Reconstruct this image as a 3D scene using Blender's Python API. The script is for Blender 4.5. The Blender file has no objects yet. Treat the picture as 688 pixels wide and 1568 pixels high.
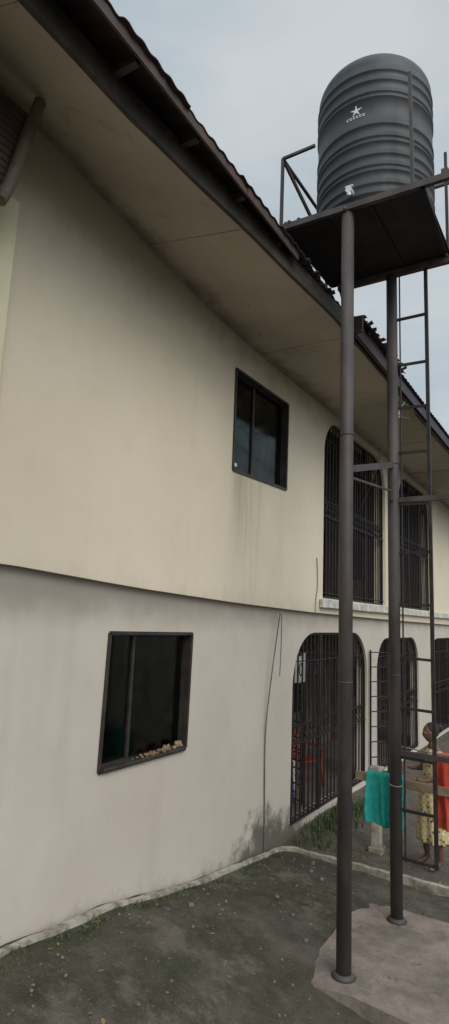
import bpy, bmesh, math, random
from mathutils import Vector, Matrix, noise
random.seed(7)
S=bpy.context.scene
COL=S.collection
# ------------------------------------------------------------------ materials
class NT:
    def __init__(s,name):
        s.m=bpy.data.materials.new(name); s.m.use_nodes=True
        s.t=s.m.node_tree; s.n=s.t.nodes; s.l=s.t.links
        s.b=s.n['Principled BSDF']; s.co=s.n.new('ShaderNodeTexCoord').outputs['Object']
    def new(s,t,**k):
        n=s.n.new(t)
        for a,b in k.items(): setattr(n,a,b)
        return n
    def put(s,i,v):
        if hasattr(v,'is_output'): s.l.new(v,i)
        else: i.default_value=v
    def map(s,scale=(1,1,1),loc=(0,0,0)):
        n=s.new('ShaderNodeMapping'); s.l.new(s.co,n.inputs[0]); n.inputs['Scale'].default_value=scale; n.inputs['Location'].default_value=loc
        return n.outputs[0]
    def noise(s,scale,detail=5,rough=.6,vec=None,dist=0):
        n=s.new('ShaderNodeTexNoise'); s.l.new(vec or s.co,n.inputs['Vector'])
        n.inputs['Scale'].default_value=scale;n.inputs['Detail'].default_value=detail;n.inputs['Roughness'].default_value=rough;n.inputs['Distortion'].default_value=dist
        return n.outputs['Fac']
    def ramp(s,v,a,b,lo=0.,hi=1.):
        n=s.new('ShaderNodeMapRange'); n.clamp=True; n.interpolation_type='SMOOTHSTEP'
        s.put(n.inputs[0],v); n.inputs[1].default_value=a;n.inputs[2].default_value=b;n.inputs[3].default_value=lo;n.inputs[4].default_value=hi
        return n.outputs[0]
    def math(s,op,a,b=0.):
        n=s.new('ShaderNodeMath',operation=op); s.put(n.inputs[0],a); s.put(n.inputs[1],b); return n.outputs[0]
    def mix(s,f,a,b,mode='MIX'):
        n=s.new('ShaderNodeMix',data_type='RGBA',blend_type=mode); s.put(n.inputs[0],f)
        s.put(n.inputs[6],(*a,1) if isinstance(a,tuple) else a); s.put(n.inputs[7],(*b,1) if isinstance(b,tuple) else b)
        return n.outputs[2]
    def xyz(s):
        n=s.new('ShaderNodeSeparateXYZ'); s.l.new(s.co,n.inputs[0]); return n.outputs
    def color(s,v): s.put(s.b.inputs['Base Color'],(*v,1) if isinstance(v,tuple) else v)
    def rough(s,v): s.put(s.b.inputs['Roughness'],v)
    def bump(s,h,st=.3,d=.01):
        n=s.new('ShaderNodeBump'); n.inputs['Strength'].default_value=st;n.inputs['Distance'].default_value=d
        s.l.new(h,n.inputs['Height']); s.l.new(n.outputs[0],s.b.inputs['Normal'])
def simple(name,c1,c2,scale=6,rough=.7,metal=0,bump=.2,bscale=40):
    t=NT(name); f=t.ramp(t.noise(scale,6,.65),.35,.68)
    t.color(t.mix(f,c1,c2)); t.rough(rough); t.b.inputs['Metallic'].default_value=metal
    if bump: t.bump(t.noise(bscale,4),bump,.004)
    return t.m

def wallmat(name,base,alt,lower):
    t=NT(name); X,Y,Z=t.xyz()
    big=t.ramp(t.noise(.55,5,.6),.3,.7)
    c=t.mix(big,base,alt)
    blot=t.ramp(t.noise(2.3,7,.7,dist=.4),.5,.75,0,.25)
    c=t.mix(blot,c,tuple(v*.80 for v in base))
    streak=t.ramp(t.noise(1.0,6,.6,vec=t.map((1,3.2,.22))),.52,.78,0,.18)
    c=t.mix(streak,c,tuple(v*.66 for v in base))
    grime=(.085,.078,.058)
    if lower:
        dy=t.math('ABSOLUTE',t.math('SUBTRACT',Y,7.25))
        m=t.math('SUBTRACT',1.0,t.math('ADD',t.math('MULTIPLY',dy,.42),t.math('MULTIPLY',t.math('SUBTRACT',Z,.1),1.15)))
        m=t.math('ADD',m,t.math('MULTIPLY',t.math('SUBTRACT',t.noise(4,7,.7),.5),1.7))
        c=t.mix(t.ramp(m,.22,.75,0,.92),c,grime)
        sp=t.math('ADD',t.math('MULTIPLY',Y,.13),Z)
        m2=t.math('SUBTRACT',1.42,sp); m2=t.math('ADD',m2,t.math('MULTIPLY',t.math('SUBTRACT',t.noise(7,7,.75),.5),1.1))
        c=t.mix(t.ramp(m2,.25,.75,0,.5),c,(.16,.14,.10))
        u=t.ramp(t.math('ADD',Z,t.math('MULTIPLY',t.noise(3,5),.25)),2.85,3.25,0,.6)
        c=t.mix(u,c,(.13,.115,.095))  # soot plus the shade beneath the ledge, painted into the wall colour
    else:
        w=t.math('MULTIPLY',t.ramp(t.math('ABSOLUTE',t.math('SUBTRACT',Y,6.35)),.1,.6,1,0),t.ramp(Z,3.2,4.6,.3,1))
        w=t.math('MULTIPLY',w,t.ramp(Z,4.62,4.72,1,0))
        w=t.math('MULTIPLY',w,t.ramp(t.noise(1.3,5,.6,vec=t.map((1,5,.3))),.35,.65,.25,.9))
        c=t.mix(t.math('MULTIPLY',w,.7),c,(.24,.205,.15))
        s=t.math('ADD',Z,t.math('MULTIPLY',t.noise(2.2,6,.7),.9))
        c=t.mix(t.ramp(s,6.2,7.0,0,.6),c,(.17,.145,.11))  # eave shade at the wall top, painted into the colour
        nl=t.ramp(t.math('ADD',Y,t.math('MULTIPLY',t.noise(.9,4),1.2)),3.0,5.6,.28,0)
        c=t.mix(nl,c,tuple(v*.55 for v in base))  # shading towards the near-left end, painted into the wall colour
        lo=t.math('SUBTRACT',Z,t.math('MULTIPLY',t.noise(2.6,6,.7),.5))
        c=t.mix(t.ramp(lo,2.75,3.1,.22,0),c,(.2,.17,.13))
    t.color(c); t.rough(.88)
    h=t.math('ADD',t.noise(90,3),t.math('MULTIPLY',t.noise(6,5),2.5))
    t.bump(h,.28,.006)
    return t.m
M={}
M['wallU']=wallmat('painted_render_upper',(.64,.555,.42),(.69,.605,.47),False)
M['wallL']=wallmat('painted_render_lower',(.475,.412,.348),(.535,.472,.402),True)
M['trim']=simple('white_trim_paint',(.60,.57,.51),(.36,.33,.28),5,.8)
M['yellow']=simple('cream_wall',(.60,.56,.38),(.52,.48,.32),2,.85)
t=NT('soffit_board'); X,Y,Z=t.xyz()
c=t.mix(t.ramp(t.noise(.9,6,.65),.3,.7),(.39,.335,.26),(.48,.425,.335))
c=t.mix(t.ramp(t.noise(3,7,.75,dist=1),.55,.75,0,.6),c,(.17,.135,.095))
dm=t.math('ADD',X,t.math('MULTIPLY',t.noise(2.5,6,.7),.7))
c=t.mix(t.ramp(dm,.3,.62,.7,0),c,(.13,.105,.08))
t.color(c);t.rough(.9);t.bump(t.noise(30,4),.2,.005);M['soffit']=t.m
M['fascia']=simple('weathered_fascia',(.022,.018,.016),(.055,.040,.032),2.5,.7,0,.4,25)
M['edge']=simple('rusty_edge_flashing',(.085,.045,.032),(.035,.026,.024),3,.7,0,.4,25)
M['fascia2']=simple('purple_fascia',(.022,.020,.036),(.045,.036,.05),3,.6)
M['roof']=simple('rusted_corrugated_sheet',(.060,.036,.028),(.028,.022,.020),1.6,.7,.1,.3,30)
M['iron']=simple('dark_iron_paint',(.018,.015,.015),(.045,.032,.028),9,.55,.3,.2,60)
t=NT('weathered_steel_post')
c=t.mix(t.ramp(t.noise(3.5,6,.65,vec=t.map((1,1,.4))),.35,.68),(.045,.038,.037),(.088,.072,.066))
c=t.mix(t.ramp(t.noise(9,7,.75,vec=t.map((1,1,.5))),.56,.70,0,.7),c,(.10,.052,.034))
t.color(c);t.rough(.65);t.b.inputs['Metallic'].default_value=.15;t.bump(t.noise(45,5,.7),.35,.004);M['steel']=t.m
M['deck']=simple('platform_plate',(.014,.012,.013),(.026,.023,.023),3,.8,.1)
M['frame']=simple('window_frame_dark',(.022,.017,.015),(.045,.034,.028),6,.5)
M['inner']=simple('veranda_wall',(.13,.11,.09),(.08,.068,.058),2,.9)
M['dark']=simple('room_dark',(.014,.012,.011),(.024,.020,.018),2,.9)
M['door']=simple('door_paint',(.05,.028,.018),(.09,.05,.03),5,.5)
M['curtain']=simple('curtain_cloth',(.26,.18,.13),(.15,.10,.075),8,.95)
M['reflection_cloth']=simple('sage_reflection_cloth',(.20,.24,.21),(.12,.15,.13),8,.95)  # cloth colour imitating a greenish-grey reflection in the glass
M['shirt']=simple('pale_cotton',(.40,.40,.39),(.32,.33,.33),8,.95)
M['wood']=simple('weathered_timber',(.17,.12,.075),(.28,.21,.14),7,.85,0,.5,25)
M['pipe']=simple('brown_pipe',(.14,.10,.075),(.07,.05,.04),5,.6,0,.4,25)
M['kerb']=simple('kerb_concrete',(.42,.38,.31),(.15,.135,.10),7,.9,0,.6,30)
M['white']=simple('white_plastic',(.7,.7,.68),(.55,.55,.52),8,.4)
M['redp']=simple('red_plastic',(.32,.035,.025),(.2,.02,.015),8,.4)
M['blue']=simple('blue_plastic',(.03,.08,.22),(.03,.06,.18),8,.4)
M['cable']=simple('cable_sheath',(.10,.09,.075),(.2,.18,.15),9,.6)
M['teal']=simple('teal_towel',(.015,.27,.235),(.02,.36,.31),14,.95,0,.8,160)
M['red']=simple('red_cloth',(.60,.075,.035),(.46,.05,.03),10,.9,0,.5,120)
M['skin']=simple('brown_skin',(.12,.06,.035),(.16,.08,.05),10,.5)
M['hair']=simple('black_hair',(.01,.009,.008),(.022,.018,.016),40,.7,0,.8,120)
M['grassleaf']=simple('weed_leaf',(.04,.06,.018),(.075,.095,.03),8,.7)
M['stone']=simple('gravel_stone',(.17,.15,.12),(.08,.07,.06),5,.9)
M['litter']=simple('dry_leaf_litter',(.16,.09,.045),(.28,.2,.11),9,.9)
M['logo']=simple('logo_print',(.7,.72,.72),(.6,.62,.62),20,.5,0,0)
t=NT('tank_plastic'); X,Y,Z=t.xyz()
c=t.mix(t.ramp(t.noise(1.4,6,.6,vec=t.map((2,2,.5))),.35,.7),(.016,.018,.021),(.030,.033,.037))
c=t.mix(t.ramp(t.noise(5,7,.75,vec=t.map((1.5,1.5,.35))),.5,.8,0,.6),c,(.075,.075,.072))
t.color(c);t.rough(.55);M['tank']=t.m
t=NT('floral_fabric'); v=t.new('ShaderNodeTexVoronoi'); t.l.new(t.co,v.inputs['Vector']); v.inputs['Scale'].default_value=24
c=t.mix(t.ramp(t.math('ADD',v.outputs['Distance'],t.math('MULTIPLY',t.noise(30,3),.45)),.48,.66),(.07,.045,.03),(.50,.40,.19))
c=t.mix(t.ramp(t.noise(16,3,.7),.54,.62),c,(.60,.55,.42)); t.color(c);t.rough(.9);M['floral']=t.m
t=NT('window_glass'); out=t.n['Material Output']
g=t.new('ShaderNodeBsdfGlossy'); g.inputs['Roughness'].default_value=.09; g.inputs['Color'].default_value=(.70,.74,.72,1)
tr=t.new('ShaderNodeBsdfTransparent'); tr.inputs[0].default_value=(.42,.42,.40,1)
fr=t.new('ShaderNodeFresnel'); fr.inputs[0].default_value=1.5
mx=t.new('ShaderNodeMixShader'); t.l.new(t.math('MULTIPLY',fr.outputs[0],t.ramp(t.noise(3,4),.3,.7,.35,1.0)),mx.inputs[0]); t.l.new(tr.outputs[0],mx.inputs[1]); t.l.new(g.outputs[0],mx.inputs[2]); t.l.new(mx.outputs[0],out.inputs[0])
M['glass']=t.m
t=NT('yard_ground'); X,Y,Z=t.xyz()
n1=t.noise(.9,8,.7); n2=t.noise(5,8,.75); n3=t.noise(16,7,.8)
soil=t.mix(t.ramp(n2,.35,.7),(.080,.062,.046),(.145,.118,.09))
moss=t.mix(t.ramp(n2,.35,.7),(.030,.031,.016),(.070,.064,.036))
cem=t.mix(t.ramp(t.noise(2.4,8,.75),.38,.66),(.070,.058,.044),(.145,.122,.096))
near=t.ramp(t.math('ADD',Y,t.math('MULTIPLY',n1,1.2)),8.0,8.3,1,0)
m=t.math('MULTIPLY',near,t.ramp(t.math('ADD',t.math('MULTIPLY',X,-.26),t.math('MULTIPLY',n1,2.6)),.65,1.30))
soil=t.mix(near,soil,cem)
c=t.mix(m,soil,moss)
c=t.mix(t.ramp(t.noise(1.7,8,.75,vec=t.map(loc=(9,3,0))),.54,.64,0,.6),c,(.165,.142,.115))
c=t.mix(t.ramp(n3,.55,.68,0,.6),c,(.034,.028,.020))
c=t.mix(t.ramp(t.noise(60,3,.7),.58,.70,0,.6),c,(.20,.175,.14))
t.color(c);t.rough(t.ramp(n1,.35,.65,.5,.95))
t.bump(t.math('ADD',t.math('MULTIPLY',n2,1.6),t.math('ADD',n3,t.noise(45,5,.7))),.9,.022);M['ground']=t.m
t=NT('concrete_pad')
c=t.mix(t.ramp(t.noise(3,7,.7),.35,.7),(.27,.215,.18),(.135,.113,.095));c=t.mix(t.ramp(t.noise(9,7,.75),.54,.68,0,.7),c,(.075,.066,.05));c=t.mix(t.ramp(t.noise(70,3),.6,.7,0,.5),c,(.07,.06,.05));t.color(c);t.rough(.9);t.bump(t.noise(25,6,.7),.7,.012);M['pad']=t.m
# ------------------------------------------------------------------ helpers
def empty(name,loc=(0,0,0)):
    o=bpy.data.objects.new(name,None); o.empty_display_size=.2; COL.objects.link(o); return o
def finish(bm,name,mat,parent=None,smooth=False):
    me=bpy.data.meshes.new(name); bmesh.ops.recalc_face_normals(bm,faces=bm.faces[:]); bm.to_mesh(me); bm.free()
    o=bpy.data.objects.new(name,me); COL.objects.link(o)
    if mat: me.materials.append(M[mat])
    if smooth:
        for p in me.polygons: p.use_smooth=True
    if parent: o.parent=parent
    return o
def bbox(bm,a,b):
    x0,y0,z0=a;x1,y1,z1=b
    v=[bm.verts.new(p) for p in ((x0,y0,z0),(x1,y0,z0),(x1,y1,z0),(x0,y1,z0),(x0,y0,z1),(x1,y0,z1),(x1,y1,z1),(x0,y1,z1))]
    for f in ((0,3,2,1),(4,5,6,7),(0,1,5,4),(1,2,6,5),(2,3,7,6),(3,0,4,7)): bm.faces.new([v[i] for i in f])
def bbar(bm,p,q,w,h=None,seg=4,up=Vector((0,0,1))):
    p=Vector(p);q=Vector(q);d=(q-p).normalized()
    if abs(d.dot(up))>.98: up=Vector((0,1,0))
    s=d.cross(up).normalized();u=s.cross(d)
    h=h or w
    if seg==4: offs=[(-w/2,-h/2),(w/2,-h/2),(w/2,h/2),(-w/2,h/2)]
    else: offs=[(w*math.cos(2*math.pi*i/seg),w*math.sin(2*math.pi*i/seg)) for i in range(seg)]
    r0=[bm.verts.new(p+s*a+u*b) for a,b in offs]; r1=[bm.verts.new(q+s*a+u*b) for a,b in offs]
    n=len(offs)
    for i in range(n): bm.faces.new((r0[i],r0[(i+1)%n],r1[(i+1)%n],r1[i]))
    bm.faces.new(r0[::-1]); bm.faces.new(r1)
def tube(pts,r,name,mat,parent=None,cyc=False):
    cu=bpy.data.curves.new(name,'CURVE');cu.dimensions='3D';cu.bevel_depth=r;cu.bevel_resolution=2;cu.use_fill_caps=True
    s=cu.splines.new('NURBS');s.points.add(len(pts)-1);s.order_u=3;s.use_endpoint_u=not cyc;s.use_cyclic_u=cyc
    for p,c in zip(s.points,pts): p.co=(*c,1)
    o=bpy.data.objects.new(name,cu);COL.objects.link(o);cu.materials.append(M[mat])
    if parent:o.parent=parent
    return o
def bevel(o,w=.006,s=2):
    m=o.modifiers.new('bevel','BEVEL');m.width=w;m.segments=s;m.limit_method='ANGLE';m.angle_limit=math.radians(40)
def roundrect(y0,y1,z0,z1,r,n=8,jit=0):
    pts=[(y0,z0),(y1,z0)]
    for i in range(n+1):
        a=math.pi/2*i/n; pts.append((y1-r+r*math.cos(a),z1-r+r*math.sin(a)))
    for i in range(n+1):
        a=math.pi/2*(1+i/n); pts.append((y0+r+r*math.cos(a),z1-r+r*math.sin(a)))
    return pts
def wall2d(name,outer,holes,xf,th,mat,parent):
    cu=bpy.data.curves.new(name+'_c','CURVE');cu.dimensions='2D';cu.fill_mode='BOTH';cu.extrude=th/2
    for poly in [outer]+holes:
        s=cu.splines.new('POLY');s.points.add(len(poly)-1);s.use_cyclic_u=True
        for p,(y,z) in zip(s.points,poly): p.co=(y,z,0,1)
    o=bpy.data.objects.new(name+'_c',cu);COL.objects.link(o)
    bpy.context.view_layer.update()
    me=bpy.data.meshes.new_from_object(o.evaluated_get(bpy.context.evaluated_depsgraph_get()))
    bpy.data.objects.remove(o)
    for v in me.vertices: v.co=Vector((xf-th/2+v.co.z,v.co.x,v.co.y))
    me.name=name;me.materials.clear();me.materials.append(M[mat])
    o=bpy.data.objects.new(name,me);COL.objects.link(o);o.parent=parent
    return o
def lerp(tab,v):
    if v<=tab[0][0]: return tab[0][1]
    for (a,b),(c,d) in zip(tab,tab[1:]):
        if v<=c: return b+(d-b)*(v-a)/(c-a)
    return tab[-1][1]
# ------------------------------------------------------------------ building
B=empty('apartment_building')
Y0,Y1=-4.0,22.0
LED=[(-4,3.30),(2.8,3.27),(4.36,3.185),(6.2,3.12),(8.47,3.07),(12,3.03),(18,2.985),(22,2.98)]
SOF=[(-4,6.85),(2.8,6.80),(4.2,6.60),(5.2,6.48),(6.3,6.42),(22,6.42)]
ys=[Y0+i*.5 for i in range(int((Y1-Y0)/.5)+1)]
led=[(y,lerp(LED,y)) for y in ys]
upA=[(8.82,12.1,3.30,6.27,.62),(13.1,16.0,3.30,6.27,.62),(18.4,21.2,3.30,6.27,.62)]
loA=[(7.93,11.15,.17,2.77,.75),(11.72,14.9,.17,2.66,.65),(16.2,19.2,.17,2.62,.65)]
UW=[(5.98,4.69),(7.43,4.74),(7.44,5.99),(5.97,5.97)]
LW=[(4.08,1.60),(5.36,1.615),(5.38,2.76),(4.10,2.77)]
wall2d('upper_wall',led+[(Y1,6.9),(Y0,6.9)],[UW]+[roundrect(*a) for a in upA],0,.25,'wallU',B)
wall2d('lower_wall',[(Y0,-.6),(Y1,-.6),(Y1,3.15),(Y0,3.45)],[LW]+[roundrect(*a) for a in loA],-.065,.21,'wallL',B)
bm=bmesh.new()
bbox(bm,(-9,Y0-.02,-.6),(-.30,Y0+.18,6.9)); bbox(bm,(-9,Y1-.18,-.6),(-.30,Y1+.02,6.9)); bbox(bm,(-9.2,Y0,-.6),(-9,Y1,6.9))
finish(bm,'side_and_rear_walls','wallU',B)
bm=bmesh.new()
bbox(bm,(.003,8.68,3.15),(.07,21.9,3.285)); o=finish(bm,'balcony_sill_band','trim',B); bevel(o,.012)
bm=bmesh.new()
for z0,z1,ya in ((3.10,6.75,8.3),(.12,2.98,7.6)):
    bbox(bm,(-2.2,ya,z0),(-2.05,21.7,z1)); bbox(bm,(-2.05,ya-.15,z0),(-.3,ya,z1)); bbox(bm,(-2.05,21.55,z0),(-.3,21.7,z1))
finish(bm,'veranda_inner_walls','inner',B)
bm=bmesh.new()
bbox(bm,(-2.2,7.3,2.985),(-.29,21.75,3.09)); bbox(bm,(-2.2,7.3,6.76),(-.27,21.75,6.85)); bbox(bm,(-2.2,7.3,-.2),(-.29,21.75,.118))
finish(bm,'veranda_slabs','inner',B)
bm=bmesh.new()
for y in (9.4,13.8,17.8):
    bbox(bm,(-2.045,y,3.1),(-2.0,y+.9,5.15)); bbox(bm,(-2.045,y+.6,.12),(-2.0,y+1.5,2.2))
finish(bm,'inner_doors','door',B)
bm=bmesh.new()
for y in (10.9,15.3):
    bbox(bm,(-2.045,y,4.1),(-2.01,y+1.2,5.2)); bbox(bm,(-2.045,y+.7,1.0),(-2.01,y+1.6,2.1))
finish(bm,'inner_windows','dark',B)
def topz(a,y):
    y0,y1,z0,z1,r=a; d=min(y-y0,y1-y)
    if d>=r: return z1
    return z1-r+math.sqrt(max(0,r*r-(r-d)**2))
def grille(a,x,name,sp,bandz,seed):
    rnd=random.Random(seed); y0,y1,z0,z1,r=a; bm=bmesh.new(); n=int((y1-y0)/sp); s=(y1-y0)/n
    for i in range(1,n):
        y=y0+i*s; bbar(bm,(x,y,z0),(x+rnd.uniform(-.004,.004),y+rnd.uniform(-.010,.010),topz(a,y)-.004),.020,.020)
    for z in (z0+.09,bandz-.13,bandz+.13,z1-r*.55): 
        e=0 if z<z1-r else r-math.sqrt(max(0,r*r-(z-(z1-r))**2))
        bbar(bm,(x+.014,y0+e+.004,z),(x+.014,y1-e-.004,z),.035,.012)
    for i in range(n):
        cy=y0+(i+.5)*s
        for cz,rr in ((bandz+.055,.055),(bandz-.055,.055)):
            K=10
            for k in range(K-2):
                a0=2*math.pi*k/K+(0 if cz>bandz else math.pi);a1=2*math.pi*(k+1)/K+(0 if cz>bandz else math.pi)
                bbar(bm,(x+.01,cy+rr*math.cos(a0),cz+rr*math.sin(a0)),(x+.01,cy+rr*math.cos(a1),cz+rr*math.sin(a1)),.012)
    for i in range(0,n,2):
        cy=y0+(i+.5)*s; cz=z1-r*.55-.12
        for k in range(8):
            a0=math.pi*k/4;a1=math.pi*(k+1)/4
            bbar(bm,(x+.01,cy+.05*math.cos(a0),cz+.09*math.sin(a0)),(x+.01,cy+.05*math.cos(a1),cz+.09*math.sin(a1)),.011)
    pts=roundrect(y0+.02,y1-.02,z0+.02,z1-.02,r-.01,8)
    for p,q in zip(pts,pts[1:]+pts[:1]): bbar(bm,(x,*p),(x,*q),.035,.03)
    for k in (1/3,2/3): 
        y=y0+(y1-y0)*k; bbar(bm,(x+.003,y,z0),(x+.003,y,z1-.01),.045,.04)
    return finish(bm,name,'iron',B)
for i,a in enumerate(upA): grille(a,-.07,'balcony_grille_%d'%i,.135,4.75,i)
for i,a in enumerate(loA): grille(a,-.12,'veranda_grille_%d'%i,.145,1.35,10+i)
bm=bmesh.new()
for (ya,xa,yb,xb,z0,z1) in ((11.20,-.02,11.55,.20,.25,2.45),(8.95,-.35,9.2,-.9,.2,2.1)):
    bbar(bm,(xa,ya,z0),(xa,ya,z1),.03);bbar(bm,(xb,yb,z0),(xb,yb,z1),.03)
    for k in range(9):
        z=z0+.04+(z1-z0-.08)*k/8; bbar(bm,(xa,ya,z),(xb,yb,z),.018)
finish(bm,'gate_leaves','iron',B)
def window(q,name,x,curt,mf):
    (ya,za),(yb,zb),(yc,zc),(yd,zd)=q
    bm=bmesh.new(); w=.055
    P=[Vector((x,*p)) for p in q]
    for i in range(4):
        bbar(bm,P[i],P[(i+1)%4],w,.11,up=Vector((1,0,0)))
    Q=[Vector((x+.085,*p)) for p in q]
    for i in range(4): bbar(bm,Q[i],Q[(i+1)%4],.03,.05,up=Vector((1,0,0)))
    ym=ya+(yb-ya)*mf; bbar(bm,(x,ym,za),(x,ym,zc),.03,.035)
    finish(bm,name+'_frame','frame',B)
    bm=bmesh.new(); bbox(bm,(x-.012,ya+.03,za+.03),(x-.006,ym-.02,zd-.03)); bbox(bm,(x+.010,ym+.02,zb+.03),(x+.016,yb-.03,zc-.03))
    finish(bm,name+'_glass','glass',B)
    bm=bmesh.new(); x0,x1=-1.6,x-.10
    for s in ((x0-.05,ya-.8,za-.8,x0,yb+.8,zc+.3),(x0,ya-.8,za-.85,x1,yb+.8,za-.8),(x0,ya-.8,zc+.3,x1,yb+.8,zc+.35),(x0,ya-.85,za-.8,x1,ya-.8,zc+.3),(x0,yb+.8,za-.8,x1,yb+.85,zc+.3)):
        bbox(bm,s[:3],s[3:])
    finish(bm,name+'_room','dark',B)
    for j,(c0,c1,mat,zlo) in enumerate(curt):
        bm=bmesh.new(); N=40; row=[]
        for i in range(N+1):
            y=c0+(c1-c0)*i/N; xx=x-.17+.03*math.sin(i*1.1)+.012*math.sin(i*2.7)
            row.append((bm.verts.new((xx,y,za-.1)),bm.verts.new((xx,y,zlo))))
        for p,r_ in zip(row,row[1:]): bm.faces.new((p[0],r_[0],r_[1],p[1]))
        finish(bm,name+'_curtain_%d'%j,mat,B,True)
window(UW,'upper_window',-.09,[(6.75,7.6,'reflection_cloth',5.55)],.42)  # sage cloth behind the right pane stands in for a glass reflection
window(LW,'lower_window',-.155,[(4.26,4.50,'curtain',2.8),(4.62,4.76,'curtain',2.8)],.36)
bm=bmesh.new()
bbox(bm,(-.14,4.12,1.585),(-.03,5.34,1.625)); o=finish(bm,'lower_window_sill','frame',B); bevel(o,.01)
bm=bmesh.new()
for i in range(40):
    u=random.random()**.7; y=4.55+u*.75; r=.006+random.random()*.015
    bmesh.ops.create_icosphere(bm,subdivisions=1,radius=r,matrix=Matrix.Translation((-.085+random.random()*.04,y,1.625+r*.4+.05*u*random.random()))@Matrix.Rotation(random.random()*3,4,'X')@Matrix.Diagonal((1,2.2,.6+u,1)))
finish(bm,'sill_debris','litter',B)
bm=bmesh.new(); bbox(bm,(-.03,6.0,4.74),(.012,6.07,4.79)); o=finish(bm,'window_latch','white',B); bevel(o,.01)
FX=[(-4,1.0),(2.7,1.06),(3.7,1.13),(6.0,1.27),(22,1.27)]
def soffz(y): return lerp(SOF,y)
bm=bmesh.new(); prev=None
for y in [Y0-.5+i*.25 for i in range(int((Y1-Y0+1)/.25)+1)]:
    fx=lerp(FX,y); r=[]
    for k in range(6):
        u=k/5; x=-.02+(fx+.0)*u; z=soffz(y)*(1-u)+6.40*u+.008*noise.noise(Vector((x*2,y*1.3,3)))
        r.append(bm.verts.new((x,y,z)))
    if prev:
        for k in range(5): bm.faces.new((prev[k],r[k],r[k+1],prev[k+1]))
    prev=r
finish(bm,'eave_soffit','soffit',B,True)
bm=bmesh.new()
for y in [-3+i*2.4 for i in range(11)]:
    fx=lerp(FX,y); bbar(bm,(0.0,y,soffz(y)-.006),(fx-.01,y,6.394),.022,.010)
for y in ys[:-1]:
    bbar(bm,(.015,y,soffz(y)-.012),(.015,y+.5,soffz(y+.5)-.012),.022,.022)
finish(bm,'soffit_battens','soffit',B)
bm=bmesh.new(); prev=None
for i in range(int(27/.15)):
    y=Y0-.5+i*.15; fx=lerp(FX,y); j=.012*noise.noise(Vector((0,y*1.3,0)))
    r=[bm.verts.new((fx-.01,y,6.335+j)),bm.verts.new((fx+.028,y,6.335+j)),bm.verts.new((fx+.028,y,6.53)),bm.verts.new((fx-.01,y,6.53))]
    if prev:
        for k in range(4): bm.faces.new((prev[k],prev[(k+1)%4],r[(k+1)%4],r[k]))
    prev=r
finish(bm,'fascia_board','fascia',B)
def EX(y):
    if y<6.45: return 1.35-.05*max(0,min(1,(y-2.9)/3))+.012*noise.noise(Vector((y*1.5,0,0)))
    if y<8.3: return 1.47+.03*noise.noise(Vector((y*3,1,0)))
    return 1.39
bm=bmesh.new(); prev=None; N=1100
for i in range(N+1):
    y=Y0-.5+(Y1-Y0+1)*i/N; cz=.010*math.sin(2*math.pi*y/.15); r=[]
    ex=EX(y)+(.030*noise.noise(Vector((math.floor(y/.75)*3.1,5,0))))
    for k,(u) in enumerate((0,.1,.5,1)):
        x=ex+(-4.4-ex)*u; z=6.555+(9.0-6.555)*u - (.04 if (6.45<y<8.3 and k==0) else 0)
        r.append(bm.verts.new((x,y,z+cz)))
    if prev:
        for k in range(3): bm.faces.new((prev[k],prev[k+1],r[k+1],r[k]))
    prev=r
o=finish(bm,'corrugated_roof','roof',B,True); s=o.modifiers.new('s','SOLIDIFY');s.thickness=.008;s.offset=1
bm=bmesh.new(); y=Y0-.5; k=0
while y<4.9:
    e=min(4.95,y+1.22); j=.008*(k%2); bbar(bm,(EX(y)-.03+j,y,6.515-j),(EX(e)-.03+j,e,6.515-j),.018,.085); y+=1.2; k+=1
finish(bm,'edge_flashing','edge',B)
bm=bmesh.new()
for i in range(36):
    y=-4+i*.72; fx=lerp(FX,y)+.03; bbar(bm,(fx,y,6.50),(EX(y)-.06,y,6.50),.05,.06)
finish(bm,'rafter_tails','fascia',B)
bm=bmesh.new(); prev=None
for y in (Y0-.5,Y1+.5):
    r=[bm.verts.new((-4.4,y,9.0)),bm.verts.new((-9.8,y,6.5))]
    if prev: bm.faces.new((prev[0],prev[1],r[1],r[0]))
    prev=r
for y in (Y0,Y1): bm.faces.new([bm.verts.new(p) for p in ((-.02,y,6.6),(-4.4,y,8.95),(-9.2,y,6.6))])
finish(bm,'rear_roof_and_gables','roof',B)
bm=bmesh.new()
bbar(bm,(1.36,6.45,6.42),(1.36,8.2,6.41),.05,.20); bbar(bm,(1.27,6.42,6.44),(1.46,6.42,6.43),.05,.2)
for i in range(30):
    y=5.0+i*.115; bx=EX(y); bbar(bm,(bx-.08,y,6.55),(bx+random.uniform(-.03,.05),y+random.uniform(-.03,.03),6.555+random.uniform(-.04,.045)),.07,.014)
finish(bm,'broken_eave_sheets','roof',B)
bm=bmesh.new(); bbar(bm,(1.335,8.3,6.45),(1.335,Y1+.4,6.45),.02,.17); finish(bm,'balcony_fascia','fascia2',B)
bm=bmesh.new(); bbox(bm,(.003,-3.9,3.35),(.09,2.60,5.98)); o=finish(bm,'wing_wall_panel','yellow',B); bevel(o,.01)
bm=bmesh.new()
for k in range(16):
    z=5.70+k*.055; ye=2.28+(z-5.70)*.19
    if z>6.5: break
    bbar(bm,(.30,-2,z),(.30,ye,z),.03,.047)
finish(bm,'ribbed_gable_cladding','edge',B)
tube([(.36,2.24,5.66),(.36,2.29,5.76),(.36,2.36,6.1),(.37,2.44,6.5),(.38,2.46,6.60)],.046,'bargeboard_pipe','pipe',B)
bm=bmesh.new(); bbox(bm,(.09,-2,5.62),(.34,2.22,5.68)); finish(bm,'wing_eave','fascia',B)
tube([(.012,7.34,3.06),(.012,7.27,2.8),(.012,7.12,2.2),(-.045,7.10,1.6),(-.052,7.13,1.0),(-.052,7.16,.5),(-.05,7.18,.1)],.009,'wall_cable','cable',B)
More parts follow.
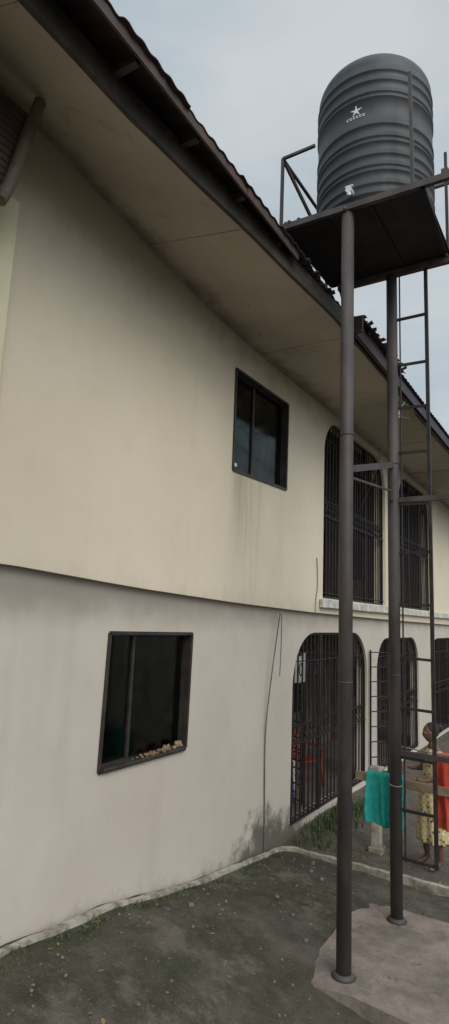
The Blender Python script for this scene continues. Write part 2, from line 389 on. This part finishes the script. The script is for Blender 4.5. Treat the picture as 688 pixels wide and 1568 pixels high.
tube([(-.055,7.52,3.02),(-.055,7.54,2.5),(-.055,7.50,2.2)],.005,'thin_wire','cable',B)
tube([(.01,8.55,3.9),(.012,8.62,3.5),(.012,8.5,3.2),(.03,8.5,3.05)],.006,'wall_drip_wire','cable',B)
FL=empty('floodlight'); 
bm=bmesh.new(); bbox(bm,(1.05,8.95,6.17),(1.13,9.2,6.33)); bbar(bm,(1.09,9.07,6.38),(1.09,9.07,6.30),.03); bbar(bm,(1.13,8.93,6.16),(1.22,8.9,6.12),.04); o=finish(bm,'lamp_housing','white',FL); bevel(o,.015)
tube([(1.09,9.07,6.36),(1.3,8.8,6.30),(1.38,8.5,6.15),(1.28,8.3,5.9),(1.0,8.7,5.6),(.6,9.4,5.2),(.1,10.2,4.9)],.008,'lamp_cable','cable',FL)
tube([(1.12,9.1,6.2),(1.3,9.3,6.12),(1.42,9.0,6.2),(1.3,8.7,6.25)],.007,'lamp_cable_loop','cable',FL)
# ------------------------------------------------------------------ ground
def gz(x,y):
    h=0
    if x<2.2:
        k=max(0,min(1,(2.2-x)/1.9)); k=k*k*(3-2*k)
        h+=k*lerp([(-4,.75),(3.2,.60),(4.2,.52),(5.6,.27),(7.25,.09),(7.6,.05)],y)
    if y>7.55: h=.05
    if y>7.9 and x<.9: h+=.06*min(1,(y-7.9)*3)*min(1,(.9-x)*2)
    h+=.020*noise.noise(Vector((x*1.7,y*1.7,0)))+.010*noise.noise(Vector((x*6,y*6,2)))
    return h
xs=[-400,-150,-60,-25,-10.0]+[-9+i*1.0 for i in range(9)]+[-.4+i*.05 for i in range(112)]+[5.3,6,7,9,12,20,40,90,200,400]
yy=[-400,-150,-60,-25,-10,-5,-3,-1,0,1]+[1.6+i*.05 for i in range(182)]+[10.8,11.2,11.8,12.5,14,16,19,24,35,60,120,250,400]
bm=bmesh.new(); G=[[bm.verts.new((x,y,(-.25 if x<-.45 and x>-9.5 and Y0<y<Y1 else gz(x,y)))) for y in yy] for x in xs]
for i in range(len(xs)-1):
    for j in range(len(yy)-1): bm.faces.new((G[i][j],G[i+1][j],G[i+1][j+1],G[i][j+1]))
finish(bm,'ground','ground',None,True)
K=empty('yard_kerb')
def strip(pts,w,h,name,mat,par):
    bm=bmesh.new(); prev=None; P=[Vector(p) for p in pts]
    for i,p in enumerate(P):
        d=(P[min(i+1,len(P)-1)]-P[max(i-1,0)]); d.z=0; d.normalize(); s=Vector((-d.y,d.x,0)); j=1+.14*noise.noise(p*5); hj=h+.012*noise.noise(p*7+Vector((3,3,3)))
        r=[bm.verts.new(p-s*w/2*j+Vector((0,0,-.15))),bm.verts.new(p+s*w/2*j+Vector((0,0,-.15))),bm.verts.new(p+s*w*.42*j+Vector((0,0,hj))),bm.verts.new(p-s*w*.42*j+Vector((0,0,hj)))]
        if prev:
            for k in range(4): bm.faces.new((prev[k],prev[(k+1)%4],r[(k+1)%4],r[k]))
        else: bm.faces.new(r)
        prev=r
    bm.faces.new(prev[::-1]); o=finish(bm,name,mat,par); return o
pts=[]
for i in range(150):
    y=7.40-i*.05; base=lerp([(-4,.75),(3.2,.60),(4.2,.52),(5.6,.27),(7.25,.09),(7.6,.05)],y)
    pts.append((.03+.008*noise.noise(Vector((y*2,0,0))),y,base))
strip(pts,.075,.028,'wall_foot_kerb','kerb',K)
pts=[(.03,7.34,.06),(.07,7.44,.06),(.14,7.51,.06),(.22,7.54,.06)]+[(.27+i*.06,7.55+.012*noise.noise(Vector((i*.2,3,0))),.05) for i in range(1,90)]
strip(pts,.08,.05,'cross_kerb','kerb',K)
bm=bmesh.new(); pts=[]
for i in range(60):
    a=2*math.pi*i/60; c,s=math.cos(a),math.sin(a)
    px=2.25+.86*abs(c)**.35*(1 if c>0 else -1)+.09*noise.noise(Vector((c*4,s*4,0))); py=5.80+.86*abs(s)**.35*(1 if s>0 else -1)+.09*noise.noise(Vector((c*4,s*4,5)))
    pts.append((px,py))
lo=[bm.verts.new((x,y,-.1)) for x,y in pts]; hi=[bm.verts.new((x,y,.12)) for x,y in pts]; bm.faces.new(hi)
for i in range(60): bm.faces.new((lo[i],lo[(i+1)%60],hi[(i+1)%60],hi[i]))
o=finish(bm,'concrete_pad','pad'); bevel(o,.03,3)
bm=bmesh.new()
def tuft(cx,cy,n,h,sp):
    for i in range(n):
        x=cx+random.gauss(0,sp);y=cy+random.gauss(0,sp); 
        if x<.0: x=abs(x)+.01
        z=gz(x,y)-.01;a=random.random()*6.28;hh=h*random.uniform(.4,1.1);w=.003+random.random()*.005;l=random.uniform(.2,.7)*hh
        d=Vector((math.cos(a),math.sin(a),0));s=Vector((-d.y,d.x,0))*w;p=Vector((x,y,z))
        v=[bm.verts.new(p-s),bm.verts.new(p+s),bm.verts.new(p+d*l*.4+s*.8+Vector((0,0,hh*.6))),bm.verts.new(p+d*l*.4-s*.8+Vector((0,0,hh*.6))),bm.verts.new(p+d*l+Vector((0,0,hh)))]
        bm.faces.new((v[0],v[1],v[2],v[3]));bm.faces.new((v[3],v[2],v[4]))
for i in range(70): tuft(.10+abs(random.gauss(0,.05)),random.uniform(3,7.3),8,.045,.03)
for i in range(55): tuft(.12+abs(random.gauss(0,.22)),random.uniform(7.7,10),26,.14,.09)
for i in range(90): tuft(random.uniform(.1,1.3),random.uniform(2.0,7.3),7,.022,.06)
finish(bm,'weeds','grassleaf')
bm=bmesh.new()
for i in range(1500):
    x=random.uniform(.08,3.6);y=random.uniform(1.8,10); r=random.choice((.004,.006,.008,.012,.016)) if random.random()<.985 else .032
    onpad=1.3<x<3.2 and 4.85<y<6.8
    if onpad: continue
    m=Matrix.Translation((x,y,gz(x,y)+r*.3))@Matrix.Rotation(random.random()*6,4,'Z')@Matrix.Diagonal((1,random.uniform(.6,1),random.uniform(.4,.8),1))
    bmesh.ops.create_icosphere(bm,subdivisions=1,radius=r,matrix=m)
finish(bm,'gravel','stone')
bm=bmesh.new()
for i in range(160):
    x=random.uniform(.1,3);y=random.uniform(2.2,9.5)
    if 1.3<x<3.2 and 4.85<y<6.8: continue
    a=random.random()*6.28; l=random.uniform(.012,.035); d=Vector((math.cos(a),math.sin(a),random.uniform(-.2,.2)))*l; s=Vector((-d.y,d.x,random.uniform(0,.01)))*.45; p=Vector((x,y,gz(x,y)+.008))
    bm.faces.new([bm.verts.new(q) for q in (p-d,p+s,p+d,p-s)])
finish(bm,'leaf_litter','litter')
# ------------------------------------------------------------------ water tower
T=empty('water_tank_tower')
def post(x,y,z0,z1,r,name):
    bm=bmesh.new(); bbar(bm,(x,y,z0),(x,y,z1),r,seg=20)
    for zz in (z0+2.35,z0+4.6): bmesh.ops.create_cone(bm,cap_ends=True,segments=20,radius1=r*1.05,radius2=r*1.05,depth=.016,matrix=Matrix.Translation((x,y,zz)))
    bmesh.ops.create_cone(bm,cap_ends=True,segments=14,radius1=r*1.7,radius2=r*1.1,depth=.035,matrix=Matrix.Translation((x,y,.135)))
    o=finish(bm,name,'steel',T,True)
    for p in o.data.polygons: p.use_smooth=len(p.vertices)==4
    return o
post(1.72,5.2,.08,7.0,.062,'post_1'); post(1.81,6.4,.08,6.94,.060,'post_2'); post(2.95,5.2,.08,7.0,.062,'post_3'); post(2.98,6.4,.08,6.94,.060,'post_4')
bm=bmesh.new()
bbar(bm,(1.16,6.4,6.95),(3.05,6.4,6.95),.06,.07)
bbar(bm,(1.20,6.34,6.985),(1.20,6.46,6.86),.05)
bbar(bm,(1.83,6.4,4.27),(3.0,6.4,4.27),.04,.055)
bbar(bm,(1.74,5.24,4.36),(1.81,6.36,4.66),.05,.065)
bbar(bm,(1.74,5.24,4.28),(1.81,6.30,4.36),.02,.02)
bbar(bm,(1.83,6.4,1.67),(3.0,6.4,1.67),.04,.05)
bbar(bm,(2.95,5.24,4.4),(2.98,6.36,4.4),.05,.06)
finish(bm,'braces','steel',T)
bm=bmesh.new(); bbox(bm,(1.06,5.18,7.02),(2.47,6.40,7.035)); finish(bm,'deck_plate','deck',T)
bm=bmesh.new()
bbar(bm,(.97,5.14,7.03),(3.05,5.19,7.03),.05,.065)
finish(bm,'platform_front_angle','steel',T)
bm=bmesh.new()
bbar(bm,(1.06,6.41,7.03),(2.47,6.41,7.03),.04,.06)
bbar(bm,(1.05,5.16,7.03),(1.07,6.40,7.03),.04,.065); bbar(bm,(2.46,5.16,7.03),(2.42,6.40,7.03),.04,.065)
for x in (1.5,1.95): bbar(bm,(x,5.2,7.01),(x,6.38,7.01),.03,.03)
finish(bm,'platform_frame','deck',T)
bm=bmesh.new()
bbar(bm,(.97,5.2,7.03),(.97,5.2,7.93),.03);bbar(bm,(1.0,6.4,7.0),(1.0,6.4,7.9),.028)
bbar(bm,(.97,5.2,7.93),(1.0,6.4,7.9),.028); bbar(bm,(1.0,6.4,7.9),(2.5,6.4,7.9),.028)
bbar(bm,(.97,5.2,7.93),(1.25,5.9,7.06),.028); bbar(bm,(.97,5.2,7.93),(1.35,5.2,7.935),.028)
bbar(bm,(.95,5.2,7.0),(1.0,6.4,7.0),.03)
bbar(bm,(2.37,5.17,7.05),(2.36,5.17,8.3),.032); bbar(bm,(2.44,6.4,7.05),(2.44,6.4,8.3),.03)
bbar(bm,(2.45,6.3,7.93),(3.05,5.6,7.86),.028)
bbar(bm,(2.66,5.2,7.02),(2.66,5.2,7.12),.06)
finish(bm,'guard_rail','steel',T)
bm=bmesh.new()
for p in ((1.2,5.15,7.08),(1.10,5.13,7.07),(2.43,6.36,6.99),(1.81,6.33,4.27),(1.72,5.12,7.0),(1.05,5.15,7.08)): bmesh.ops.create_uvsphere(bm,u_segments=8,v_segments=6,radius=.022,matrix=Matrix.Translation(p))
finish(bm,'bolts','steel',T)
bm=bmesh.new(); bbar(bm,(1.76,5.22,7.20),(1.76,5.10,7.19),.032,seg=12); bbar(bm,(1.76,5.12,7.19),(1.76,5.12,7.13),.020,seg=10); bbar(bm,(1.72,5.12,7.235),(1.80,5.12,7.235),.010,seg=8); bbar(bm,(1.76,5.12,7.19),(1.76,5.12,7.24),.010,seg=8)
o=finish(bm,'outlet_valve','white',T,False)
Ld=empty('steel_ladder')
bm=bmesh.new(); bbar(bm,(2.195,6.40,.66),(2.195,6.40,6.93),.036,.034); bbar(bm,(1.895,6.42,.66),(1.895,6.42,6.93),.012,.02)
for z in (.68,1.13,1.62,2.10,2.60,3.15,3.7,4.22,4.79,5.30,5.81,6.37): bbar(bm,(1.86,6.405,z+.005+random.uniform(-.01,.01)),(2.195,6.405,z),.026,.026)
finish(bm,'ladder_rails_and_rungs','iron',Ld)
TK=empty('water_tank'); cx,cy,cz,R=1.80,5.80,7.06,.615
prof=[(0,0),(R-.03,0),(R-.005,.02)]
def rib(z,a=.012,h=.014): return [(R,z-h*1.2),(R+a,z-h*.5),(R+a,z+h*.5),(R,z+h*1.2)]
for z in (.10,.20,.34,.40,.52,.66,.72,.86,1.18,1.24,1.38,1.50): prof+=rib(z)
prof+=[(R,1.60)]
for k in range(1,11):
    a=math.pi/2*k/10*.88; prof.append((.22+(R-.22)*math.cos(a)**.8,1.60+.28*math.sin(a)))
prof+=[(.24,1.89),(.24,1.96),(.27,1.96),(.27,2.01),(.20,2.04),(0,2.06)]
bm=bmesh.new(); N=72; rings=[]
for r_,z_ in prof:
    if r_==0: rings.append([bm.verts.new((cx,cy,cz+z_))]); continue
    rings.append([bm.verts.new((cx+r_*math.cos(2*math.pi*i/N),cy+r_*math.sin(2*math.pi*i/N),cz+z_+(.008*math.sin(2*math.pi*i/N+z_*3)))) for i in range(N)])
for a,b in zip(rings,rings[1:]):
    for i in range(N):
        j=(i+1)%N
        if len(a)==1: bm.faces.new((a[0],b[j],b[i]))
        elif len(b)==1: bm.faces.new((a[i],a[j],b[0]))
        else: bm.faces.new((a[i],a[j],b[j],b[i]))
o=finish(bm,'tank_body','tank',TK,True)
bm=bmesh.new(); ang0=math.atan2(0-cy,3.65-cx)-math.radians(17)
def dec(u0,v0,u1,v1,sh=0):
    n=3; pr=None
    for i in range(n+1):
        u=u0+(u1-u0)*i/n; a=ang0+u/R; r_=R+.0025
        q=[bm.verts.new((cx+r_*math.cos(a),cy+r_*math.sin(a),cz+v)) for v in (v0+sh*i/n,v1+sh*i/n)]
        if pr: bm.faces.new((pr[0],q[0],q[1],pr[1]))
        pr=q
V=1.04
for k in range(5): 
    a=k*math.pi/2.5+math.pi/2
    for s_ in range(4):
        rr=.014+s_*.014; w=.011*(1-s_/5); dec(rr*math.cos(a)-w,V+.03+rr*math.sin(a)-w,rr*math.cos(a)+w,V+.03+rr*math.sin(a)+w)
for k in range(6): 
    u=-.10+k*.034; dec(u,V-.055,u+.022,V-.048); dec(u,V-.055,u+.008,V-.028); dec(u,V-.035,u+.022,V-.028)
finish(bm,'tank_logo','logo',TK)
# ------------------------------------------------------------------ laundry rail
Rl=empty('laundry_rail')
bm=bmesh.new(); bbar(bm,(1.34,6.56,1.35),(3.3,6.52,1.335),.05,.085); o=finish(bm,'timber_rail','wood',Rl); bevel(o,.006)
bm=bmesh.new(); bbar(bm,(3.15,6.6,.05),(3.15,6.6,1.29),.05); bbar(bm,(1.81,6.47,1.29),(1.81,6.58,1.29),.02); finish(bm,'rail_post','wood',Rl)
tube([(1.74,6.50,1.36),(1.74,6.33,1.37),(1.88,6.33,1.35),(1.88,6.50,1.36)],.008,'rope_tie','cable',Rl)
def cloth(name,x0,x1,y,zt,zf,zb,mat,seed,th=.02,gap=.04,fold=.02):
    bm=bmesh.new(); NX,NV=36,44; prev=None
    for i in range(NX+1):
        u=i/NX; row=[]
        for j in range(NV+1):
            v=j/NV
            L1=zt-zf;L2=zt-zb;tot=L1+L2+.1; s=v*tot
            if s<L1: z=zf+s; yy_=y-gap
            elif s<L1+.1:
                a=(s-L1)/.1*math.pi; z=zt+.03*math.sin(a); yy_=y-gap*math.cos(a)
            else: z=zt-(s-L1-.1); yy_=y+gap
            drop=min(1,abs(zt-z)/.25)
            yy_+=drop*fold*(math.sin(u*13+seed)+.6*math.sin(u*29+seed*2+z*4))*(-1 if s<L1 else 1)+drop*.01*noise.noise(Vector((u*4,z*5,seed)))
            x=x0+(x1-x0)*u+drop*.018*noise.noise(Vector((z*5,seed,u)))
            zz=z+ (0.03*noise.noise(Vector((u*3,seed,0))) if j in(0,NV) else 0)
            row.append(bm.verts.new((x,yy_,zz)))
        if prev:
            for j in range(NV): bm.faces.new((prev[j],row[j],row[j+1],prev[j+1]))
        prev=row
    o=finish(bm,name,mat,None,True); m=o.modifiers.new('s','SOLIDIFY');m.thickness=th;m=o.modifiers.new('b','SUBSURF');m.levels=1;m.render_levels=1
    return o
cloth('teal_towel',1.47,1.86,6.55,1.395,.91,1.0,'teal',1.3,.018,.05,.026)
cloth('red_cloth',2.14,2.62,6.62,1.66,.98,1.1,'red',4.1,.008,.05,.03)
ln=tube([(1.84,6.46,1.72),(2.3,6.62,1.655),(3.1,6.62,1.66)],.006,'clothes_line','cable')
SC=empty('concrete_stub_column')
bm=bmesh.new(); bbox(bm,(.98,8.15,.0),(1.10,8.27,1.04)); bbox(bm,(.955,8.125,1.04),(1.125,8.295,1.09)); bbox(bm,(.95,8.12,.0),(1.13,8.30,.12)); o=finish(bm,'shaft','kerb',SC); bevel(o,.012)
def chair(name,x,y,z,rot,mat):
    E=empty(name); bm=bmesh.new()
    for sx in (-.2,.2):
        bbar(bm,(sx*1.15,-.22,0),(sx,-.18,.43),.04,.03); bbar(bm,(sx*1.15,.24,0),(sx,.18,.43),.04,.03); bbar(bm,(sx,.19,.43),(sx*.95,.27,.85),.04,.025)
        bbar(bm,(sx*1.2,-.18,.62),(sx*1.15,.22,.65),.05,.025); bbar(bm,(sx*1.15,-.18,.43),(sx*1.2,-.18,.62),.035,.03)
    bbox(bm,(-.22,-.22,.42),(.22,.21,.45)); 
    for k in range(5): 
        sx=-.15+k*.075; bbar(bm,(sx,.2,.45),(sx*.95,.268,.80),.04,.012)
    bbar(bm,(-.2,.27,.83),(.2,.27,.83),.02,.09)
    o=finish(bm,'seat_back_and_legs',mat,E); bevel(o,.008); E.location=(x,y,z); E.rotation_euler=(0,0,rot)
chair('plastic_chair',-.9,9.3,.12,2.2,'white'); chair('plastic_chair.001',-.9,10.3,.12,1.2,'redp')
def bucket(name,x,y,z,mat,s=1):
    bm=bmesh.new(); pr=[(0,0),(.11,0),(.15,.28),(.165,.285),(.165,.30),(.145,.30),(.105,.02),(0,.02)]; rg=[]
    for r_,z_ in pr: rg.append([bm.verts.new((x+s*r_*math.cos(2*math.pi*i/24),y+s*r_*math.sin(2*math.pi*i/24),z+s*z_)) for i in range(24)])
    for a,b in zip(rg,rg[1:]):
        for i in range(24): bm.faces.new((a[i],a[(i+1)%24],b[(i+1)%24],b[i]))
    bmesh.ops.remove_doubles(bm,verts=bm.verts[:],dist=.0005)
    return finish(bm,name,mat,None,True)
bucket('bucket',-.5,8.6,.12,'blue',1.1)
def hang(name,x,ya,yb,z1,z0,mat,seed):
    bm=bmesh.new(); prev=None
    for i in range(25):
        u=i/24; y=ya+(yb-ya)*u; row=[]
        for j in range(16):
            v=j/15; z=z1+(z0-z1)*v-.05*math.sin(math.pi*u)*(v<.1); sl=1+(.0 if v>.3 else .25)
            row.append(bm.verts.new((x+.03*math.sin(u*12+seed+v),(ya+yb)/2+(y-(ya+yb)/2)*sl,z)))
        if prev:
            for j in range(15): bm.faces.new((prev[j],row[j],row[j+1],prev[j+1]))
        prev=row
    return finish(bm,name,mat,None,True)
hang('hanging_shirt',-.35,8.55,8.95,2.45,2.0,'shirt',1); hang('hanging_shirt.001',-.7,10.0,10.4,2.3,1.6,'dark',3); hang('hanging_wrapper',-.6,12.6,13.3,2.3,1.3,'curtain',5)
tube([(-.35,7.7,2.48),(-.42,9.5,2.42),(-.6,12,2.36),(-.6,15,2.42)],.005,'veranda_clothes_line','cable')
# ------------------------------------------------------------------ woman
W=empty('woman')
def skin(name,verts,edges,mat,root=0,sub=2):
    me=bpy.data.meshes.new(name); me.from_pydata([v[:3] for v in verts],edges,[]); me.materials.append(M[mat])
    o=bpy.data.objects.new(name,me);COL.objects.link(o);o.parent=W
    m=o.modifiers.new('skin','SKIN'); m.use_smooth_shade=True
    for i,v in enumerate(verts):
        d=me.skin_vertices[0].data[i]; d.radius=(v[3],v[4] if len(v)>4 else v[3]); d.use_root=(i==root)
    s=o.modifiers.new('sub','SUBSURF');s.levels=sub;s.render_levels=sub
    return o
bv=[(0,0,.92,.13,.10),(0,0,1.08,.105,.085),(0,.0,1.24,.125,.09),(0,.01,1.34,.09,.07),(0,-.01,1.42,.045),(0,-.025,1.48,.045),
 (.16,.01,1.32,.05),(.20,-.02,1.08,.038),(.15,-.22,1.02,.030),(.12,-.29,1.04,.024),
 (-.16,.01,1.32,.05),(-.22,-.04,1.09,.038),(-.14,-.23,1.12,.030),(-.10,-.30,1.15,.024),
 (.09,0,.84,.09),(.10,-.02,.47,.058),(.10,.03,.09,.038),(.11,-.06,.03,.033),(.115,-.14,.02,.024),
 (-.09,0,.84,.09),(-.11,-.10,.48,.058),(-.12,-.03,.09,.038),(-.125,-.12,.03,.033),(-.13,-.20,.02,.024)]
be=[(0,1),(1,2),(2,3),(3,4),(4,5),(3,6),(6,7),(7,8),(8,9),(3,10),(10,11),(11,12),(12,13),(0,14),(14,15),(15,16),(16,17),(17,18),(0,19),(19,20),(20,21),(21,22),(22,23)]
skin('body',bv,be,'skin')
for sx,hx,hy,hz in ((1,.12,-.29,1.04),(-1,-.10,-.30,1.15)):
    hv=[(hx,hy,hz,.022,.016),(hx-sx*.01,hy-.05,hz,.030,.014)];he=[(0,1)]
    skin('palm_%s'%('l' if sx>0 else 'r'),hv,he,'skin')
    for k,(o_,ln_) in enumerate(((-.024,.062),(-.008,.072),(.008,.068),(.023,.052))):
        x=hx-sx*.01+o_; skin('finger_%d_%s'%(k,'l' if sx>0 else 'r'),[(x,hy-.05,hz,.009),(x,hy-.05-ln_*.5,hz-.006,.0085),(x,hy-.05-ln_*.85,hz-.03,.0075)],[(0,1),(1,2)],'skin',0,1)
    skin('thumb_%s'%('l' if sx>0 else 'r'),[(hx-sx*.02,hy-.015,hz,.010),(hx-sx*.05,hy-.04,hz-.012,.009),(hx-sx*.055,hy-.065,hz-.02,.008)],[(0,1),(1,2)],'skin',0,1)
bm=bmesh.new(); bmesh.ops.create_uvsphere(bm,u_segments=28,v_segments=20,radius=1)
for v in bm.verts:
    x,y,z=v.co; 
    wz=1-.22*max(0,-z)**1.3
    nx=x*.074*wz; ny=y*.092*(1-.12*max(0,-z)); nz=z*.112
    if y<-.3: 
        ny+=.006*math.exp(-((abs(x)-.35)**2/.03+(z-.02)**2/.03))
        ny-=.022*math.exp(-(x**2/.02+(z+.18)**2/.04))
        ny-=.008*math.exp(-(x**2/.07+(z+.50)**2/.012))
        ny-=.006*math.exp(-(x**2/.08+(z+.88)**2/.03))
    if abs(x)>.9 and abs(z)<.25: nx*=1.06
    v.co=(nx,ny,nz)
for v in bm.verts: v.co=v.co+Vector((0,-.035,1.56))
for sx in (-1,1): bmesh.ops.create_uvsphere(bm,u_segments=10,v_segments=8,radius=1,matrix=Matrix.Translation((sx*.076,-.025,1.55))@Matrix.Diagonal((.010,.018,.030,1)))
finish(bm,'head','skin',W,True)
bm=bmesh.new()
for sx in (-1,1): bmesh.ops.create_uvsphere(bm,u_segments=10,v_segments=8,radius=.011,matrix=Matrix.Translation((sx*.027,-.110,1.565)))
finish(bm,'eyes','white',W,True)
bm=bmesh.new()
for sx in (-1,1): bmesh.ops.create_uvsphere(bm,u_segments=8,v_segments=6,radius=.006,matrix=Matrix.Translation((sx*.027,-.1185,1.565)))
bmesh.ops.create_uvsphere(bm,u_segments=24,v_segments=16,radius=1,matrix=Matrix.Translation((0,-.012,1.59))@Matrix.Diagonal((.083,.094,.098,1)))
bmesh.ops.create_uvsphere(bm,u_segments=16,v_segments=12,radius=.048,matrix=Matrix.Translation((0,.085,1.62)))
finish(bm,'hair_and_pupils','hair',W,True)
bm=bmesh.new(); prof=[(1.375,.075,.06),(1.36,.13,.085),(1.31,.17,.105),(1.22,.165,.12),(1.08,.145,.115),(.98,.17,.135),(.86,.20,.155),(.65,.205,.165),(.45,.215,.175),(.30,.225,.18)]
N=48; prev=None
for k,(z,a,b) in enumerate(prof):
    ring=[]
    for i in range(N):
        t_=2*math.pi*i/N; f=1+max(0,(1.0-z))*.14*math.sin(t_*9+z*2); ring.append(bm.verts.new((a*f*math.cos(t_),b*f*math.sin(t_)-.02*(z<.9),z)))
    if prev:
        for i in range(N): bm.faces.new((prev[i],prev[(i+1)%N],ring[(i+1)%N],ring[i]))
    prev=ring
o=finish(bm,'dress','floral',W,True); m=o.modifiers.new('s','SOLIDIFY');m.thickness=.006;m=o.modifiers.new('u','SUBSURF');m.levels=1;m.render_levels=1
for sx in (1,-1):
    skin('sleeve_%d'%(sx+1),[(sx*.10,.01,1.34,.062),(sx*.165,.01,1.31,.068),(sx*.195,-.01,1.17,.062)],[(0,1),(1,2)],'floral')
W.location=(1.78,8.15,.06); W.rotation_euler=(0,0,math.radians(-50))
# ------------------------------------------------------------------ world & lights
el,az=math.radians(38),math.radians(-32)
sd=Vector((math.cos(el)*math.cos(az),math.cos(el)*math.sin(az),math.sin(el)))
w=bpy.data.worlds.new("World");S.world=w;w.use_nodes=True;nt=w.node_tree;bg=nt.nodes['Background']
sky=nt.nodes.new('ShaderNodeTexSky');sky.sky_type='NISHITA';sky.sun_disc=False;sky.sun_elevation=el;sky.sun_rotation=math.atan2(sd.x,sd.y);sky.air_density=1.5;sky.dust_density=4
tc=nt.nodes.new('ShaderNodeTexCoord')
def n(t,**k):
    a=nt.nodes.new(t)
    for q,v in k.items(): setattr(a,q,v)
    return a
hs=n('ShaderNodeHueSaturation');hs.inputs['Saturation'].default_value=.5;nt.links.new(sky.outputs[0],hs.inputs['Color'])
mp=n('ShaderNodeMapping');mp.inputs['Scale'].default_value=(1,1,2.6);nt.links.new(tc.outputs['Generated'],mp.inputs[0])
no=n('ShaderNodeTexNoise');no.inputs['Scale'].default_value=2.2;no.inputs['Detail'].default_value=6;nt.links.new(mp.outputs[0],no.inputs['Vector'])
mr=n('ShaderNodeMapRange');mr.interpolation_type='SMOOTHSTEP';mr.inputs[1].default_value=.35;mr.inputs[2].default_value=.68;nt.links.new(no.outputs['Fac'],mr.inputs[0])
cm=n('ShaderNodeMix',data_type='RGBA');cm.inputs[6].default_value=(4.6,5.5,6.2,1);cm.inputs[7].default_value=(6.6,7.0,7.2,1);nt.links.new(mr.outputs[0],cm.inputs[0])
dp=n('ShaderNodeVectorMath',operation='DOT_PRODUCT');nt.links.new(tc.outputs['Generated'],dp.inputs[0]);dp.inputs[1].default_value=Vector((sd.x*.8,sd.y*.8,sd.z+.25)).normalized()
m2=n('ShaderNodeMapRange');m2.interpolation_type='SMOOTHSTEP';m2.inputs[1].default_value=.45;m2.inputs[2].default_value=1;m2.inputs[3].default_value=1;m2.inputs[4].default_value=3.0;nt.links.new(dp.outputs['Value'],m2.inputs[0])
ml=n('ShaderNodeVectorMath',operation='SCALE');nt.links.new(cm.outputs[2],ml.inputs[0]);nt.links.new(m2.outputs[0],ml.inputs['Scale'])
fx=n('ShaderNodeMix',data_type='RGBA');fx.inputs[0].default_value=.85;nt.links.new(hs.outputs[0],fx.inputs[6]);nt.links.new(ml.outputs[0],fx.inputs[7])
nt.links.new(fx.outputs[2],bg.inputs[0]);bg.inputs[1].default_value=.10
L=bpy.data.lights.new('sun','SUN');L.energy=1.25;L.angle=math.radians(30);L.color=(1,.94,.85)
lo_=bpy.data.objects.new('sun',L);COL.objects.link(lo_);lo_.rotation_euler=(-sd).to_track_quat('-Z','Y').to_euler()
# ------------------------------------------------------------------ camera
psi=math.radians(32);th=math.radians(9.9);rho=math.atan(.041)
F=Vector((-math.sin(psi)*math.cos(th),math.cos(psi)*math.cos(th),math.sin(th)))
R0=Vector((math.cos(psi),math.sin(psi),0));U0=R0.cross(F)
Rv=R0*math.cos(rho)+U0*math.sin(rho);Uv=-R0*math.sin(rho)+U0*math.cos(rho)
cd=bpy.data.cameras.new('camera');cam=bpy.data.objects.new('camera',cd);COL.objects.link(cam)
m=Matrix((Rv,Uv,-F)).transposed().to_4x4();m.translation=(3.65,0,2.95);cam.matrix_world=m
cd.sensor_fit='HORIZONTAL';cd.sensor_width=36;cd.lens=920/688*36;cd.clip_end=2000;cd.clip_start=.05
S.camera=cam
S.view_settings.view_transform='Standard';S.view_settings.look='None';S.view_settings.exposure=0
